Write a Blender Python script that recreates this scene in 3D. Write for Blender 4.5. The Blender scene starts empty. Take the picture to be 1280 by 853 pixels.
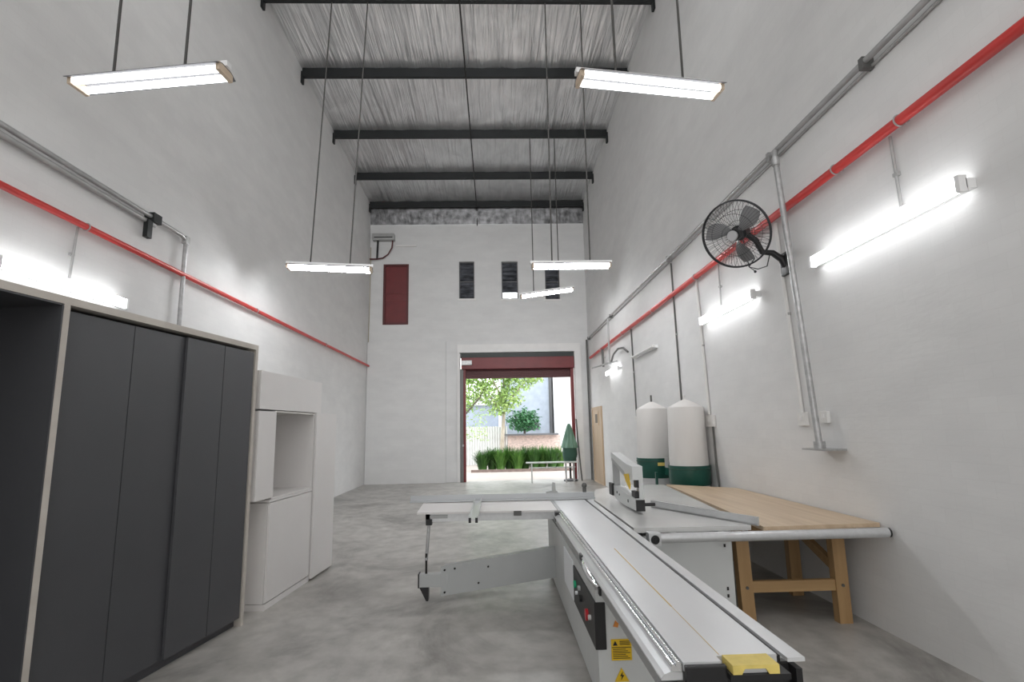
import bpy, bmesh, math, random
from mathutils import Vector, Matrix
random.seed(7)
SC = bpy.context.scene
COL = SC.collection
PI = math.pi
XL, XR, YB, YF = -3.84, 2.80, 16.24, -2.6      # room: left, right, back, front

# ------------------------------------------------------------------ materials
def mat(name, col, rough=.5, metal=0., var=0., vscale=(4, 4, 4), bump=0., bscale=(30, 30, 30),
        emit=None, estr=0., col2=None, spec=.5, trans=0., detail=4.):
    m = bpy.data.materials.new(name); m.use_nodes = True
    nt = m.node_tree; b = nt.nodes['Principled BSDF']
    b.inputs['Base Color'].default_value = (*col, 1)
    b.inputs['Roughness'].default_value = rough
    b.inputs['Metallic'].default_value = metal
    b.inputs['Specular IOR Level'].default_value = spec
    if trans: b.inputs['Transmission Weight'].default_value = trans
    if emit:
        b.inputs['Emission Color'].default_value = (*emit, 1)
        b.inputs['Emission Strength'].default_value = estr
    tc = nt.nodes.new('ShaderNodeTexCoord')
    def noise(scale):
        mp = nt.nodes.new('ShaderNodeMapping'); mp.inputs['Scale'].default_value = scale
        nt.links.new(tc.outputs['Object'], mp.inputs['Vector'])
        n = nt.nodes.new('ShaderNodeTexNoise'); n.inputs['Scale'].default_value = 1.; n.inputs['Detail'].default_value = detail
        nt.links.new(mp.outputs[0], n.inputs['Vector']); return n
    if var or col2:
        n = noise(vscale)
        r = nt.nodes.new('ShaderNodeValToRGB')
        r.color_ramp.elements[0].position = .32; r.color_ramp.elements[1].position = .68
        c2 = col2 or tuple(min(1, c*(1+var)) for c in col)
        c1 = col if col2 else tuple(c*(1-var) for c in col)
        r.color_ramp.elements[0].color = (*c1, 1); r.color_ramp.elements[1].color = (*c2, 1)
        nt.links.new(n.outputs['Fac'], r.inputs['Fac']); nt.links.new(r.outputs['Color'], b.inputs['Base Color'])
    if bump:
        n = noise(bscale); bp = nt.nodes.new('ShaderNodeBump')
        bp.inputs['Strength'].default_value = bump; bp.inputs['Distance'].default_value = .02
        nt.links.new(n.outputs['Fac'], bp.inputs['Height']); nt.links.new(bp.outputs[0], b.inputs['Normal'])
    return m

def wall_mat(name, base, axis):
    """painted blockwork: broad mottling plus faint horizontal courses"""
    m = bpy.data.materials.new(name); m.use_nodes = True
    nt = m.node_tree; b = nt.nodes['Principled BSDF']; N = nt.nodes.new; L = nt.links.new
    b.inputs['Roughness'].default_value = .75; b.inputs['Specular IOR Level'].default_value = .25
    tc = N('ShaderNodeTexCoord'); sp = N('ShaderNodeSeparateXYZ'); L(tc.outputs['Object'], sp.inputs[0])
    cb = N('ShaderNodeCombineXYZ'); L(sp.outputs[axis], cb.inputs[0]); L(sp.outputs[2], cb.inputs[1])
    br = N('ShaderNodeTexBrick'); br.inputs['Scale'].default_value = 2.6
    br.inputs['Color1'].default_value = (*base, 1); br.inputs['Color2'].default_value = (*[c*.975 for c in base], 1)
    br.inputs['Mortar'].default_value = (*[c*.955 for c in base], 1); br.inputs['Mortar Size'].default_value = .01
    br.inputs['Mortar Smooth'].default_value = 1.
    L(cb.outputs[0], br.inputs['Vector'])
    mp = N('ShaderNodeMapping'); mp.inputs['Scale'].default_value = (.8, .8, 2.2); L(tc.outputs['Object'], mp.inputs[0])
    n = N('ShaderNodeTexNoise'); n.inputs['Scale'].default_value = 1.6; n.inputs['Detail'].default_value = 6; L(mp.outputs[0], n.inputs[0])
    mx = N('ShaderNodeMixRGB'); mx.blend_type = 'MULTIPLY'; mx.inputs[0].default_value = 1
    rp = N('ShaderNodeValToRGB'); rp.color_ramp.elements[0].position = .3; rp.color_ramp.elements[1].position = .65
    rp.color_ramp.elements[0].color = (.93, .93, .933, 1); rp.color_ramp.elements[1].color = (1, 1, 1, 1)
    L(n.outputs['Fac'], rp.inputs[0]); L(br.outputs['Color'], mx.inputs[1]); L(rp.outputs[0], mx.inputs[2])
    L(mx.outputs[0], b.inputs['Base Color'])
    n2 = N('ShaderNodeTexNoise'); n2.inputs['Scale'].default_value = 14; n2.inputs['Detail'].default_value = 5; L(mp.outputs[0], n2.inputs[0])
    bp = N('ShaderNodeBump'); bp.inputs['Strength'].default_value = .12; bp.inputs['Distance'].default_value = .01
    L(n2.outputs['Fac'], bp.inputs['Height']); L(bp.outputs[0], b.inputs['Normal'])
    return m

def floor_mat():
    m = bpy.data.materials.new('power_floated_concrete'); m.use_nodes = True
    nt = m.node_tree; b = nt.nodes['Principled BSDF']; N = nt.nodes.new; L = nt.links.new
    tc = N('ShaderNodeTexCoord')
    mp = N('ShaderNodeMapping'); mp.inputs['Scale'].default_value = (1, .8, 1); L(tc.outputs['Object'], mp.inputs[0])
    n = N('ShaderNodeTexNoise'); n.inputs['Scale'].default_value = .9; n.inputs['Detail'].default_value = 12; n.inputs['Roughness'].default_value = .68; n.inputs['Distortion'].default_value = .6
    L(mp.outputs[0], n.inputs[0])
    r = N('ShaderNodeValToRGB'); e = r.color_ramp.elements
    e[0].position = .3; e[0].color = (.17, .16, .146, 1); e[1].position = .7; e[1].color = (.56, .54, .51, 1)
    k = e.new(.5); k.color = (.42, .405, .382, 1)
    L(n.outputs['Fac'], r.inputs[0])
    n2 = N('ShaderNodeTexNoise'); n2.inputs['Scale'].default_value = 6; n2.inputs['Detail'].default_value = 8; L(mp.outputs[0], n2.inputs[0])
    r2 = N('ShaderNodeValToRGB'); r2.color_ramp.elements[0].position = .35; r2.color_ramp.elements[1].position = .6
    r2.color_ramp.elements[0].color = (.80, .80, .79, 1); r2.color_ramp.elements[1].color = (1, 1, 1, 1); L(n2.outputs['Fac'], r2.inputs[0])
    mx = N('ShaderNodeMixRGB'); mx.blend_type = 'MULTIPLY'; mx.inputs[0].default_value = 1
    L(r.outputs[0], mx.inputs[1]); L(r2.outputs[0], mx.inputs[2]); L(mx.outputs[0], b.inputs['Base Color'])
    mr = N('ShaderNodeMapRange'); mr.inputs['To Min'].default_value = .26; mr.inputs['To Max'].default_value = .5
    L(n.outputs['Fac'], mr.inputs[0]); L(mr.outputs[0], b.inputs['Roughness'])
    b.inputs['Specular IOR Level'].default_value = .4
    return m

def foil_mat():
    m = bpy.data.materials.new('crinkled_silver_foil'); m.use_nodes = True
    nt = m.node_tree; b = nt.nodes['Principled BSDF']; N = nt.nodes.new; L = nt.links.new
    b.inputs['Metallic'].default_value = .7; b.inputs['Roughness'].default_value = .28
    tc = N('ShaderNodeTexCoord')
    def nz(sc, s, d, dist=0.):
        mp = N('ShaderNodeMapping'); mp.inputs['Scale'].default_value = sc; L(tc.outputs['Object'], mp.inputs[0])
        n = N('ShaderNodeTexNoise'); n.inputs['Scale'].default_value = s; n.inputs['Detail'].default_value = d; n.inputs['Distortion'].default_value = dist
        L(mp.outputs[0], n.inputs[0]); return n
    a = nz((9, .45, 1), 1., 3, .4); c = nz((2.0, .9, 1), 1.2, 4, 1.0); f = nz((26, 1.4, 1), 1., 2, .3)
    ad = N('ShaderNodeMath'); ad.operation = 'MULTIPLY_ADD'; ad.inputs[1].default_value = .35
    L(c.outputs['Fac'], ad.inputs[0]); L(a.outputs['Fac'], ad.inputs[2])
    ad2 = N('ShaderNodeMath'); ad2.operation = 'MULTIPLY_ADD'; ad2.inputs[1].default_value = .3
    L(f.outputs['Fac'], ad2.inputs[0]); L(ad.outputs[0], ad2.inputs[2])
    bp = N('ShaderNodeBump'); bp.inputs['Strength'].default_value = .75; bp.inputs['Distance'].default_value = .08
    L(ad2.outputs[0], bp.inputs['Height']); L(bp.outputs[0], b.inputs['Normal'])
    r = N('ShaderNodeValToRGB'); r.color_ramp.elements[0].color = (.66, .665, .67, 1); r.color_ramp.elements[1].color = (.84, .845, .85, 1)
    r.color_ramp.elements[0].position = .35; r.color_ramp.elements[1].position = .7
    L(c.outputs['Fac'], r.inputs[0]); L(r.outputs[0], b.inputs['Base Color'])
    return m

def wood_mat(name, c1, c2, axis=1, rough=.5):
    sc = [14., 14., 14.]; sc[axis] = .9
    return mat(name, c1, rough, col2=c2, vscale=tuple(sc), bump=.08, bscale=tuple(s*2 for s in sc), detail=5)

M = {}
M['wall_s'] = wall_mat('white_painted_blockwork_side', (.755, .752, .745), 1)
M['wall_b'] = wall_mat('white_painted_blockwork_back', (.755, .755, .752), 0)
M['floor'] = floor_mat()
M['foil'] = foil_mat()
M['foil_dim'] = mat('shade_darkened_foil', (.20, .20, .205), .42, .5, var=.6, vscale=(5, 5, 5), bump=.8, bscale=(9, 9, 4))  # same foil, shade put into the colour of the drop at the back wall
M['trim_white'] = mat('white_painted_trim', (.80, .79, .78), .6, var=.03)
M['steel_dark'] = mat('dark_painted_steel', (.010, .012, .013), .5, .1, var=.2, vscale=(3, 3, 3))
M['rod_dark'] = mat('dark_rod', (.03, .028, .027), .5, .3)
M['rod_grey'] = mat('dull_grey_rod', (.13, .13, .125), .55, .3)
M['wire'] = mat('dark_suspension_rod', (.06, .058, .055), .6)
M['steel_mid'] = mat('mid_grey_steel', (.17, .17, .165), .5, .2)
M['galv'] = mat('galvanised_steel', (.42, .42, .42), .36, .4, var=.15, vscale=(20, 5, 20))
M['galv_dull'] = mat('dull_conduit', (.42, .42, .415), .5, .35, var=.1)
M['red'] = mat('red_pipe_paint', (.56, .035, .03), .38, var=.12, vscale=(5, 2, 5))
M['shutter_red'] = mat('dark_red_shutter_paint', (.165, .018, .02), .45, var=.1)
M['shutter_dark'] = mat('dark_red_shutter_slats', (.085, .014, .016), .5)
M['maroon'] = mat('maroon_painted_wood', (.155, .016, .018), .5, var=.1)
M['maroon_dark'] = mat('maroon_painted_frame', (.09, .012, .013), .5)
M['black'] = mat('black_plastic', (.012, .012, .013), .45)
M['blackish'] = mat('dark_green_black_box', (.02, .028, .024), .5)
M['charcoal'] = mat('matt_charcoal_laminate', (.066, .067, .073), .42, var=.03, spec=.45)
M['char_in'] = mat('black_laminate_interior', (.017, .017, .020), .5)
M['gap'] = mat('shadow_gap_black', (.006, .006, .006), .7)
M['ply'] = mat('pale_ply_edge', (.50, .46, .415), .55, col2=(.58, .54, .49), vscale=(60, 3, 6))
M['lam'] = mat('white_laminate', (.76, .74, .73), .42, var=.01)
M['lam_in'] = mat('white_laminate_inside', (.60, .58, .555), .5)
M['tube'] = mat('lit_fluorescent_tube', (1, 1, 1), .4, emit=(.97, .985, 1), estr=4.5)
M['wtube'] = mat('lit_wall_tube', (1, 1, 1), .4, emit=(.97, .985, 1), estr=9.)
M['tube_far'] = mat('lit_tube_deep_in_hall', (1, 1, 1), .4, emit=(.97, .985, 1), estr=70.)
M['tube_off'] = mat('unlit_white_tube', (.85, .85, .85), .3)
M['lamp_white'] = mat('white_enamel', (.82, .82, .82), .35)
M['reflector'] = mat('grey_white_reflector', (.15, .15, .155), .8, spec=.1)
M['lamp_end'] = mat('cream_plastic_lampholder', (.62, .50, .38), .5)
M['plastic_white'] = mat('white_plastic', (.74, .73, .71), .45)
M['alu'] = mat('anodised_aluminium', (.66, .67, .68), .32, .55, var=.04, vscale=(30, 1, 30))
M['alu_mid'] = mat('satin_grey_aluminium', (.50, .515, .53), .4, .5)
M['alu_bright'] = mat('bright_steel_rail', (.80, .81, .82), .16, .95)
M['alu_dark'] = mat('grey_aluminium_side', (.40, .41, .41), .42, .4)
M['tabletop'] = mat('ground_table_surface', (.70, .71, .72), .30, .35, var=.03, vscale=(4, 1.5, 4))
M['castiron'] = mat('pale_grey_table', (.70, .70, .69), .25, .25, var=.04, vscale=(3, 3, 3))
M['machine'] = mat('light_grey_machine_paint', (.62, .635, .63), .45, var=.02)
M['machine_mid'] = mat('mid_grey_machine_paint', (.47, .485, .485), .42, var=.03)
M['lampblack'] = M['black']
M['yellow'] = mat('yellow_label', (.80, .52, .02), .5)
M['yellow_wood'] = mat('yellow_painted_wood', (.72, .57, .16), .55, var=.1, vscale=(20, 20, 20))
M['yellow_line'] = mat('ochre_line', (.60, .42, .13), .6)
M['orange'] = mat('orange_label', (.7, .26, .05), .5)
M['green_btn'] = mat('green_push_button', (.02, .45, .22), .3)
M['red_btn'] = mat('red_push_button', (.55, .02, .03), .3)
M['paper'] = mat('white_paper', (.84, .86, .88), .6)
M['chrome'] = mat('chrome', (.85, .86, .87), .12, 1.)
M['bench_top'] = wood_mat('light_oak_board', (.53, .395, .265), (.66, .515, .365), 1, .42)
M['bench_leg'] = wood_mat('pine_leg', (.37, .225, .10), (.47, .30, .145), 2, .5)
M['bench_rail'] = wood_mat('pine_rail', (.35, .215, .095), (.46, .295, .14), 0, .5)
M['bag'] = mat('white_filter_cloth', (.74, .72, .70), .85, var=.04, vscale=(3, 3, 1), bump=.25, bscale=(14, 14, 2))
M['bag_low'] = mat('clear_white_plastic_bag', (.62, .62, .63), .35, var=.05)
M['green'] = mat('dark_green_enamel', (.012, .085, .062), .35, var=.1)
M['fan'] = mat('dark_grey_wire', (.05, .052, .055), .35, .6)
M['fan_blade'] = mat('smoked_grey_blade', (.22, .22, .225), .35, .2)
M['fan_hub'] = mat('grey_hub', (.45, .45, .46), .4)
M['door_brown'] = wood_mat('tan_timber_door', (.46, .335, .215), (.54, .405, .275), 2, .5)
M['door_dark'] = mat('door_hatch_shadow', (.10, .075, .05), .6)
M['glass_dark'] = mat('dark_louvre_glass', (.095, .10, .115), .45, var=.7, vscale=(3, 3, 7), spec=.15)
M['glass_lit'] = mat('bright_daylight_pane', (.9, .92, .95), .3, emit=(1, 1, 1), estr=1.2)
M['win_frame'] = mat('grey_window_frame', (.16, .16, .165), .5)
# outdoors
M['apron'] = mat('pale_pink_concrete', (.36, .315, .285), .8, var=.06)
M['leaf'] = mat('fresh_green_leaf', (.24, .40, .10), .5, col2=(.48, .62, .24), vscale=(2, 2, 2))
M['leaf_blue'] = mat('blue_green_leaf', (.04, .15, .06), .5, col2=(.10, .27, .12), vscale=(5, 5, 5))
M['blade'] = mat('deep_green_blade_leaf', (.012, .05, .008), .45, col2=(.05, .14, .02), vscale=(4, 4, 3))
M['blade2'] = mat('light_green_blade_leaf', (.035, .12, .015), .45, col2=(.11, .23, .04), vscale=(4, 4, 3))
M['bark'] = mat('pale_bark', (.30, .25, .19), .8, col2=(.48, .42, .34), vscale=(9, 9, 4))
M['bark_dark'] = mat('dark_bark', (.09, .075, .06), .8)
M['fence_w'] = mat('white_corrugated_sheet', (.66, .66, .65), .6, var=.05)
M['house_blue'] = mat('pale_blue_grey_render', (.36, .40, .47), .8, var=.08)
M['house_white'] = mat('white_render', (.78, .77, .78), .8, var=.03)
M['brick'] = mat('faded_pink_brick', (.60, .47, .42), .85, var=.2, vscale=(9, 9, 16))
M['grey_ledge'] = mat('dark_concrete_ledge', (.12, .12, .125), .8)
M['cover_green'] = mat('green_cloth_cover', (.09, .20, .14), .7, col2=(.22, .36, .28), vscale=(12, 12, 1))
M['cover_dark'] = mat('dark_green_cloth', (.03, .085, .06), .7)
M['bench_white'] = mat('worn_white_metal', (.60, .62, .60), .4, .2)

# ------------------------------------------------------------------ mesh builder
class MB:
    def __init__(s): s.bm = bmesh.new(); s.smooth = False
    def box(s, x0, x1, y0, y1, z0, z1, mtx=None, bev=0.):
        vs = [(x, y, z) for x in (x0, x1) for y in (y0, y1) for z in (z0, z1)]
        b = [s.bm.verts.new(mtx @ Vector(v) if mtx else v) for v in vs]
        fs = [s.bm.faces.new([b[i] for i in f]) for f in ((0, 1, 3, 2), (4, 6, 7, 5), (0, 4, 5, 1), (2, 3, 7, 6), (0, 2, 6, 4), (1, 5, 7, 3))]
        if bev:
            es = list({e for f in fs for e in f.edges})
            bmesh.ops.bevel(s.bm, geom=es, offset=bev, segments=2, affect='EDGES', profile=.7)
        return s
    def cyl(s, p, q, r, r2=None, n=12, caps=True):
        p, q = Vector(p), Vector(q); d = q-p
        r2 = r if r2 is None else r2
        mt = Matrix.Translation((p+q)/2) @ d.to_track_quat('Z', 'Y').to_matrix().to_4x4()
        bmesh.ops.create_cone(s.bm, cap_ends=caps, segments=n, radius1=r, radius2=r2, depth=d.length, matrix=mt)
        s.smooth = True; return s
    def tube(s, pts, r, n=8, caps=True):
        pts = [Vector(p) for p in pts]; rings = []
        rr = r if isinstance(r, (list, tuple)) else [r]*len(pts)
        up = None
        for i, p in enumerate(pts):
            t = (pts[min(i+1, len(pts)-1)]-pts[max(i-1, 0)]).normalized()
            if up is None:
                up = Vector((0, 0, 1)) if abs(t.z) < .9 else Vector((1, 0, 0))
            a = t.cross(up).normalized(); up = a.cross(t).normalized()
            rings.append([s.bm.verts.new(p+rr[i]*(math.cos(2*PI*k/n)*a+math.sin(2*PI*k/n)*up)) for k in range(n)])
        for A, B in zip(rings, rings[1:]):
            for k in range(n): s.bm.faces.new((A[k], A[(k+1) % n], B[(k+1) % n], B[k]))
        if caps:
            s.bm.faces.new(rings[0][::-1]); s.bm.faces.new(rings[-1])
        s.smooth = True; return s
    def lathe(s, prof, c, n=32, squash=(1, 1)):
        rings = []
        for r, z in prof:
            rings.append([s.bm.verts.new((c[0]+r*squash[0]*math.cos(2*PI*k/n), c[1]+r*squash[1]*math.sin(2*PI*k/n), c[2]+z)) for k in range(n)])
        for A, B in zip(rings, rings[1:]):
            for k in range(n): s.bm.faces.new((A[k], A[(k+1) % n], B[(k+1) % n], B[k]))
        s.bm.faces.new(rings[0][::-1]); s.bm.faces.new(rings[-1]); s.smooth = True; return s
    def prism(s, poly, h, axis='z', h0=0.):
        """extrude a 2-D polygon; axis y: poly is (x,z) from y=h0 to y=h; z: (x,y); x: (y,z)"""
        f = {'z': lambda a, b, c: (a, b, c), 'y': lambda a, b, c: (a, c, b), 'x': lambda a, b, c: (c, a, b)}[axis]
        A = [s.bm.verts.new(f(a, b, h0)) for a, b in poly]; B = [s.bm.verts.new(f(a, b, h)) for a, b in poly]
        n = len(poly)
        s.bm.faces.new(A); s.bm.faces.new(B[::-1])
        for k in range(n): s.bm.faces.new((A[k], B[k], B[(k+1) % n], A[(k+1) % n]))
        return s
    def ring(s, c, R, r, nrm, n=48, m=6):
        nrm = Vector(nrm).normalized(); q = nrm.to_track_quat('Z', 'Y'); c = Vector(c); rs = []
        for i in range(n):
            a = 2*PI*i/n; rad = q @ Vector((math.cos(a), math.sin(a), 0))
            rs.append([s.bm.verts.new(c+rad*(R+r*math.cos(2*PI*k/m))+nrm*r*math.sin(2*PI*k/m)) for k in range(m)])
        for i in range(n):
            A, B = rs[i], rs[(i+1) % n]
            for k in range(m): s.bm.faces.new((A[k], A[(k+1) % m], B[(k+1) % m], B[k]))
        s.smooth = True; return s
    def quad(s, *p):
        s.bm.faces.new([s.bm.verts.new(v) for v in p]); return s
    def ball(s, c, r, sc=(1, 1, 1), n=16):
        bmesh.ops.create_uvsphere(s.bm, u_segments=n, v_segments=n//2+2, radius=r, matrix=Matrix.Translation(c) @ Matrix.Diagonal((*sc, 1)))
        s.smooth = True; return s
    def leaf(s, p, d, w, nrm):
        p, d = Vector(p), Vector(d); sd = d.cross(Vector(nrm)).normalized()*w
        s.quad(p, p+d*.45+sd, p+d, p+d*.45-sd)
    def build(s, name, material, parent=None, local=False):
        bmesh.ops.recalc_face_normals(s.bm, faces=s.bm.faces[:])
        if parent is not None and not local:
            o = Vector((0, 0, 0)); p = parent
            while p is not None: o += p.location; p = p.parent
            bmesh.ops.translate(s.bm, verts=s.bm.verts[:], vec=-o)
        me = bpy.data.meshes.new(name); s.bm.to_mesh(me); s.bm.free()
        me.materials.append(material)
        if s.smooth:
            me.polygons.foreach_set('use_smooth', [True]*len(me.polygons))
            me.set_sharp_from_angle(angle=math.radians(38))
        ob = bpy.data.objects.new(name, me); COL.objects.link(ob)
        if parent is not None: ob.parent = parent
        return ob

def tag(o, label, cat, group=None, kind=None):
    o['label'] = label
    if cat: o['category'] = cat
    if group: o['group'] = group
    if kind: o['kind'] = kind
    return o
def thing(name, label, cat, loc=(0, 0, 0), rz=0., group=None):
    o = bpy.data.objects.new(name, None); COL.objects.link(o); o.empty_display_size = .1
    o.location = loc; o.rotation_euler = (0, 0, rz)
    return tag(o, label, cat, group)
def struct(o, label, cat):
    o['kind'] = 'structure'; o['label'] = label; o['category'] = cat; return o
def B(*a, **k): return MB().box(*a, **k)

# ------------------------------------------------------------------ the shell
struct(B(XL-.2, XR+.2, YF-.2, YB+.35, -.12, 0).build('floor', M['floor']), 'grey power-floated concrete floor of the workshop', 'floor')
struct(B(XL-.2, XL, YF-.2, YB+.3, 0, 9.8).build('wall_left', M['wall_s']), 'tall white painted block wall on the left', 'wall')
struct(B(XR, XR+.2, YF-.2, YB+.3, 0, 9.8).build('wall_right', M['wall_s']), 'tall white painted block wall on the right with red pipe', 'wall')
struct(B(XL, XR, YF-.2, YF, 0, 9.8).build('wall_front', M['wall_b']), 'white painted wall at the front of the workshop', 'wall')

def wall_holes(x0, x1, z0, z1, yf, yb, holes):
    xs = sorted({x0, x1, *[h[0] for h in holes], *[h[1] for h in holes]})
    zs = sorted({z0, z1, *[h[2] for h in holes], *[h[3] for h in holes]})
    m = MB()
    for a, b in zip(xs, xs[1:]):
        for c, d in zip(zs, zs[1:]):
            mx, mz = (a+b)/2, (c+d)/2
            if any(h[0] < mx < h[1] and h[2] < mz < h[3] for h in holes): continue
            for y in (yf, yb): m.quad((a, y, c), (b, y, c), (b, y, d), (a, y, d))
    for h in holes:
        a, b, c, d = h
        m.quad((a, yf, c), (a, yb, c), (a, yb, d), (a, yf, d)); m.quad((b, yf, c), (b, yb, c), (b, yb, d), (b, yf, d))
        m.quad((a, yf, d), (b, yf, d), (b, yb, d), (a, yb, d))
        if c > z0: m.quad((a, yf, c), (b, yf, c), (b, yb, c), (a, yb, c))
    m.quad((x0, yf, z1), (x1, yf, z1), (x1, yb, z1), (x0, yb, z1))
    return m
WIN = [(-1.105, -.63, 5.46, 6.645), (.205, .713, 5.44, 6.635), (1.548, 1.995, 5.41, 6.62)]
HATCH = (-3.412, -2.642, 4.68, 6.573)
DOOR = (-1.08, 2.36, 0, 3.78)
struct(wall_holes(XL, XR, 0, 7.86, YB, YB+.3, WIN+[HATCH, DOOR]).build('wall_back', M['wall_b']), 'white painted back wall above the roller shutter opening', 'wall')

# roof: crinkled foil under the sheeting
def roof_z(y): return 8.86-.045*(y-8.2)
m = MB(); nx, ny = 40, 110
g = [[m.bm.verts.new((XL+(XR-XL)*i/nx, YF+(16.12-YF)*j/ny, 0)) for i in range(nx+1)] for j in range(ny+1)]
for row in g:
    for v in row:
        v.co.z = roof_z(v.co.y)+.012*math.sin(v.co.x*9.1+math.sin(v.co.y*1.3)*.8)+random.uniform(-.006, .006)
for j in range(ny):
    for i in range(nx): m.bm.faces.new((g[j][i], g[j][i+1], g[j+1][i+1], g[j+1][i]))
prev = g[ny]                                     # the foil drops down to the head of the back wall
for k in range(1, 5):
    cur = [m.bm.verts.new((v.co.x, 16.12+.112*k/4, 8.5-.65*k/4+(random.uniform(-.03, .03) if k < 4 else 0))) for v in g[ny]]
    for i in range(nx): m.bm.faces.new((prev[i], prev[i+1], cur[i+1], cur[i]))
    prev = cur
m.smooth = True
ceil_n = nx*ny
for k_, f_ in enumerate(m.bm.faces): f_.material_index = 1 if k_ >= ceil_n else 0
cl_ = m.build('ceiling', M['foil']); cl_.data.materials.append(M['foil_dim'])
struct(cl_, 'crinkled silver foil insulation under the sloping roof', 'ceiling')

# back wall dressings
m = MB(); m.box(-1.16, -1.085, YB-.07, YB, 0, 4.03).box(2.355, 2.55, YB-.07, YB, 0, 4.03).box(-1.085, 2.355, YB-.07, YB, 3.785, 4.03)
struct(m.build('trim_1', M['trim_white']), 'white raised surround framing the roller shutter', 'trim')
m = MB(); m.box(-3.83, -1.50, YB-.10, YB, 0, 4.14)
struct(m.build('trim_2', M['wall_b']), 'raised white panel on the back wall left of the shutter', 'trim')

# roller shutter (door_1)
d = struct(thing('door_1', '', 'door', (.65, YB, 0)), 'dark red roller shutter rolled up over the daylight opening', 'door')
m = B(-1.04, 2.34, YB-.09, YB+.26, 3.29, 3.63, bev=.012); bx = m.build('shutter_box', M['shutter_red'], d)
B(-1.03, 2.33, YB-.095, YB-.08, 3.285, 3.305).build('box_edge', M['maroon'], bx)
B(-1.06, 2.34, YB-.02, YB+.24, 3.63, 3.775).build('head_panel', M['blackish'], d)
m = MB()
m.box(-.96, 2.27, YB+.118, YB+.13, 3.02, 3.30)
for k in range(5): m.box(-.96, 2.27, YB+.10, YB+.12, 3.04+k*.05, 3.083+k*.05, bev=.006)
m.box(-.96, 2.27, YB+.09, YB+.14, 3.015, 3.045)
m.build('curtain', M['shutter_dark'], d)
B(-1.08, -.985, YB-.05, YB+.16, 0, 3.29).build('guide_channel', M['steel_mid'], d)
B(-.985, -.915, YB-.02, YB+.16, 0, 3.29).build('guide_rail', M['shutter_red'], d)
B(2.235, 2.325, YB+.0, YB+.16, 0, 3.29).build('guide_rail', M['shutter_red'], d)
B(-1.04, -.72, YB-.15, YB-.09, 3.40, 3.54, bev=.01).build('motor_plate', M['galv'], d)
MB().box(-1.02, -.97, YB-.07, YB-.05, 1.02, 1.08).build('lock', M['galv'], d)

# door_2 : tan door set in the right wall
d = struct(thing('door_2', '', 'door', (XR, 15.2, 0)), 'tan timber door in the right wall beside the roller shutter', 'door')
lf = B(XR-.03, XR-.002, 14.58, 15.75, .03, 2.0).build('leaf', M['door_brown'], d)
m = MB(); m.box(XR-.045, XR-.001, 14.47, 14.58, 0, 2.06).box(XR-.045, XR-.001, 15.75, 15.86, 0, 2.06).box(XR-.045, XR-.001, 14.58, 15.75, 2.0, 2.06)
m.build('frame', M['door_brown'], d)
hp = B(XR-.05, XR-.03, 14.85, 15.35, 1.55, 1.93).build('hatch', M['door_brown'], d)
B(XR-.058, XR-.05, 14.95, 15.25, 1.62, 1.86).build('hatch_opening', M['door_dark'], hp)
B(XR-.05, XR-.001, 14.5, 15.8, 0, .03).build('threshold', M['bench_top'], d)

# door_3 : maroon hatch high on the back wall
x0, x1, z0, z1 = HATCH
d = struct(thing('door_3', '', 'door', ((x0+x1)/2, YB, z0)), 'maroon painted hatch door high on the back wall', 'door')
m = MB(); t = .06
m.box(x0, x0+t, YB-.02, YB+.1, z0, z1).box(x1-t, x1, YB-.02, YB+.1, z0, z1).box(x0+t, x1-t, YB-.02, YB+.1, z1-t, z1).box(x0+t, x1-t, YB-.02, YB+.1, z0, z0+t)
m.build('frame', M['maroon_dark'], d)
B(x0+t, x1-t, YB+.03, YB+.08, z0+t, z1-t).build('leaf', M['maroon'], d)
m = MB(); m.box(x0+t, x1-t, YB+.015, YB+.03, 5.44, 5.47).box(x0+t, x1-t, YB+.015, YB+.03, 5.66, 5.69)
m.build('cross_rail', M['shutter_red'], d)

for k, (x0, x1, z0, z1) in enumerate(WIN):
    d = struct(thing('window_%d' % (k+1), '', 'window', ((x0+x1)/2, YB, z0)),
               ['dark louvred window beside the maroon hatch, first of three', 'dark louvred window with two bright daylight panes at its foot',
                'dark louvred window at right, partly behind a hanging lamp'][k], 'window')
    m = MB(); t = .03
    m.box(x0, x0+t, YB+.05, YB+.14, z0, z1).box(x1-t, x1, YB+.05, YB+.14, z0, z1).box(x0+t, x1-t, YB+.05, YB+.14, z1-t, z1).box(x0+t, x1-t, YB+.05, YB+.14, z0, z0+t)
    m.box(x0+t, x1-t, YB+.06, YB+.12, (z0+z1)/2-.05, (z0+z1)/2-.03)
    m.build('window_frame', M['win_frame'], d)
    m = MB(); zz = z0+t+(.2 if k == 1 else 0)
    while zz < z1-t-.02:
        h = min(.14, z1-t-zz)
        m.quad((x0+t, YB+.07, zz), (x1-t, YB+.07, zz), (x1-t, YB+.115, zz+h), (x0+t, YB+.115, zz+h)); zz += .135
    m.build('louvre_glass', M['glass_dark'], d)
    B(x0, x1, YB+.125, YB+.135, z0+t+(.2 if k == 1 else 0), z1).build('sky_block_panel', M['win_frame'], d)  # solid dark backing added to block sky light between the louvres
    if k == 1:
        mid = (x0+x1)/2
        B(x0+t, mid-.04, YB+.09, YB+.1, z0+t, z0+t+.18).build('lower_pane', M['glass_lit'], d)
        B(mid+.04, x1-t, YB+.09, YB+.1, z0+t, z0+t+.18).build('lower_pane', M['glass_lit'], d)
    B(x0-.04, x1+.04, YB-.03, YB+.05, z0-.05, z0).build('window_sill', M['trim_white'], d)

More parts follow.
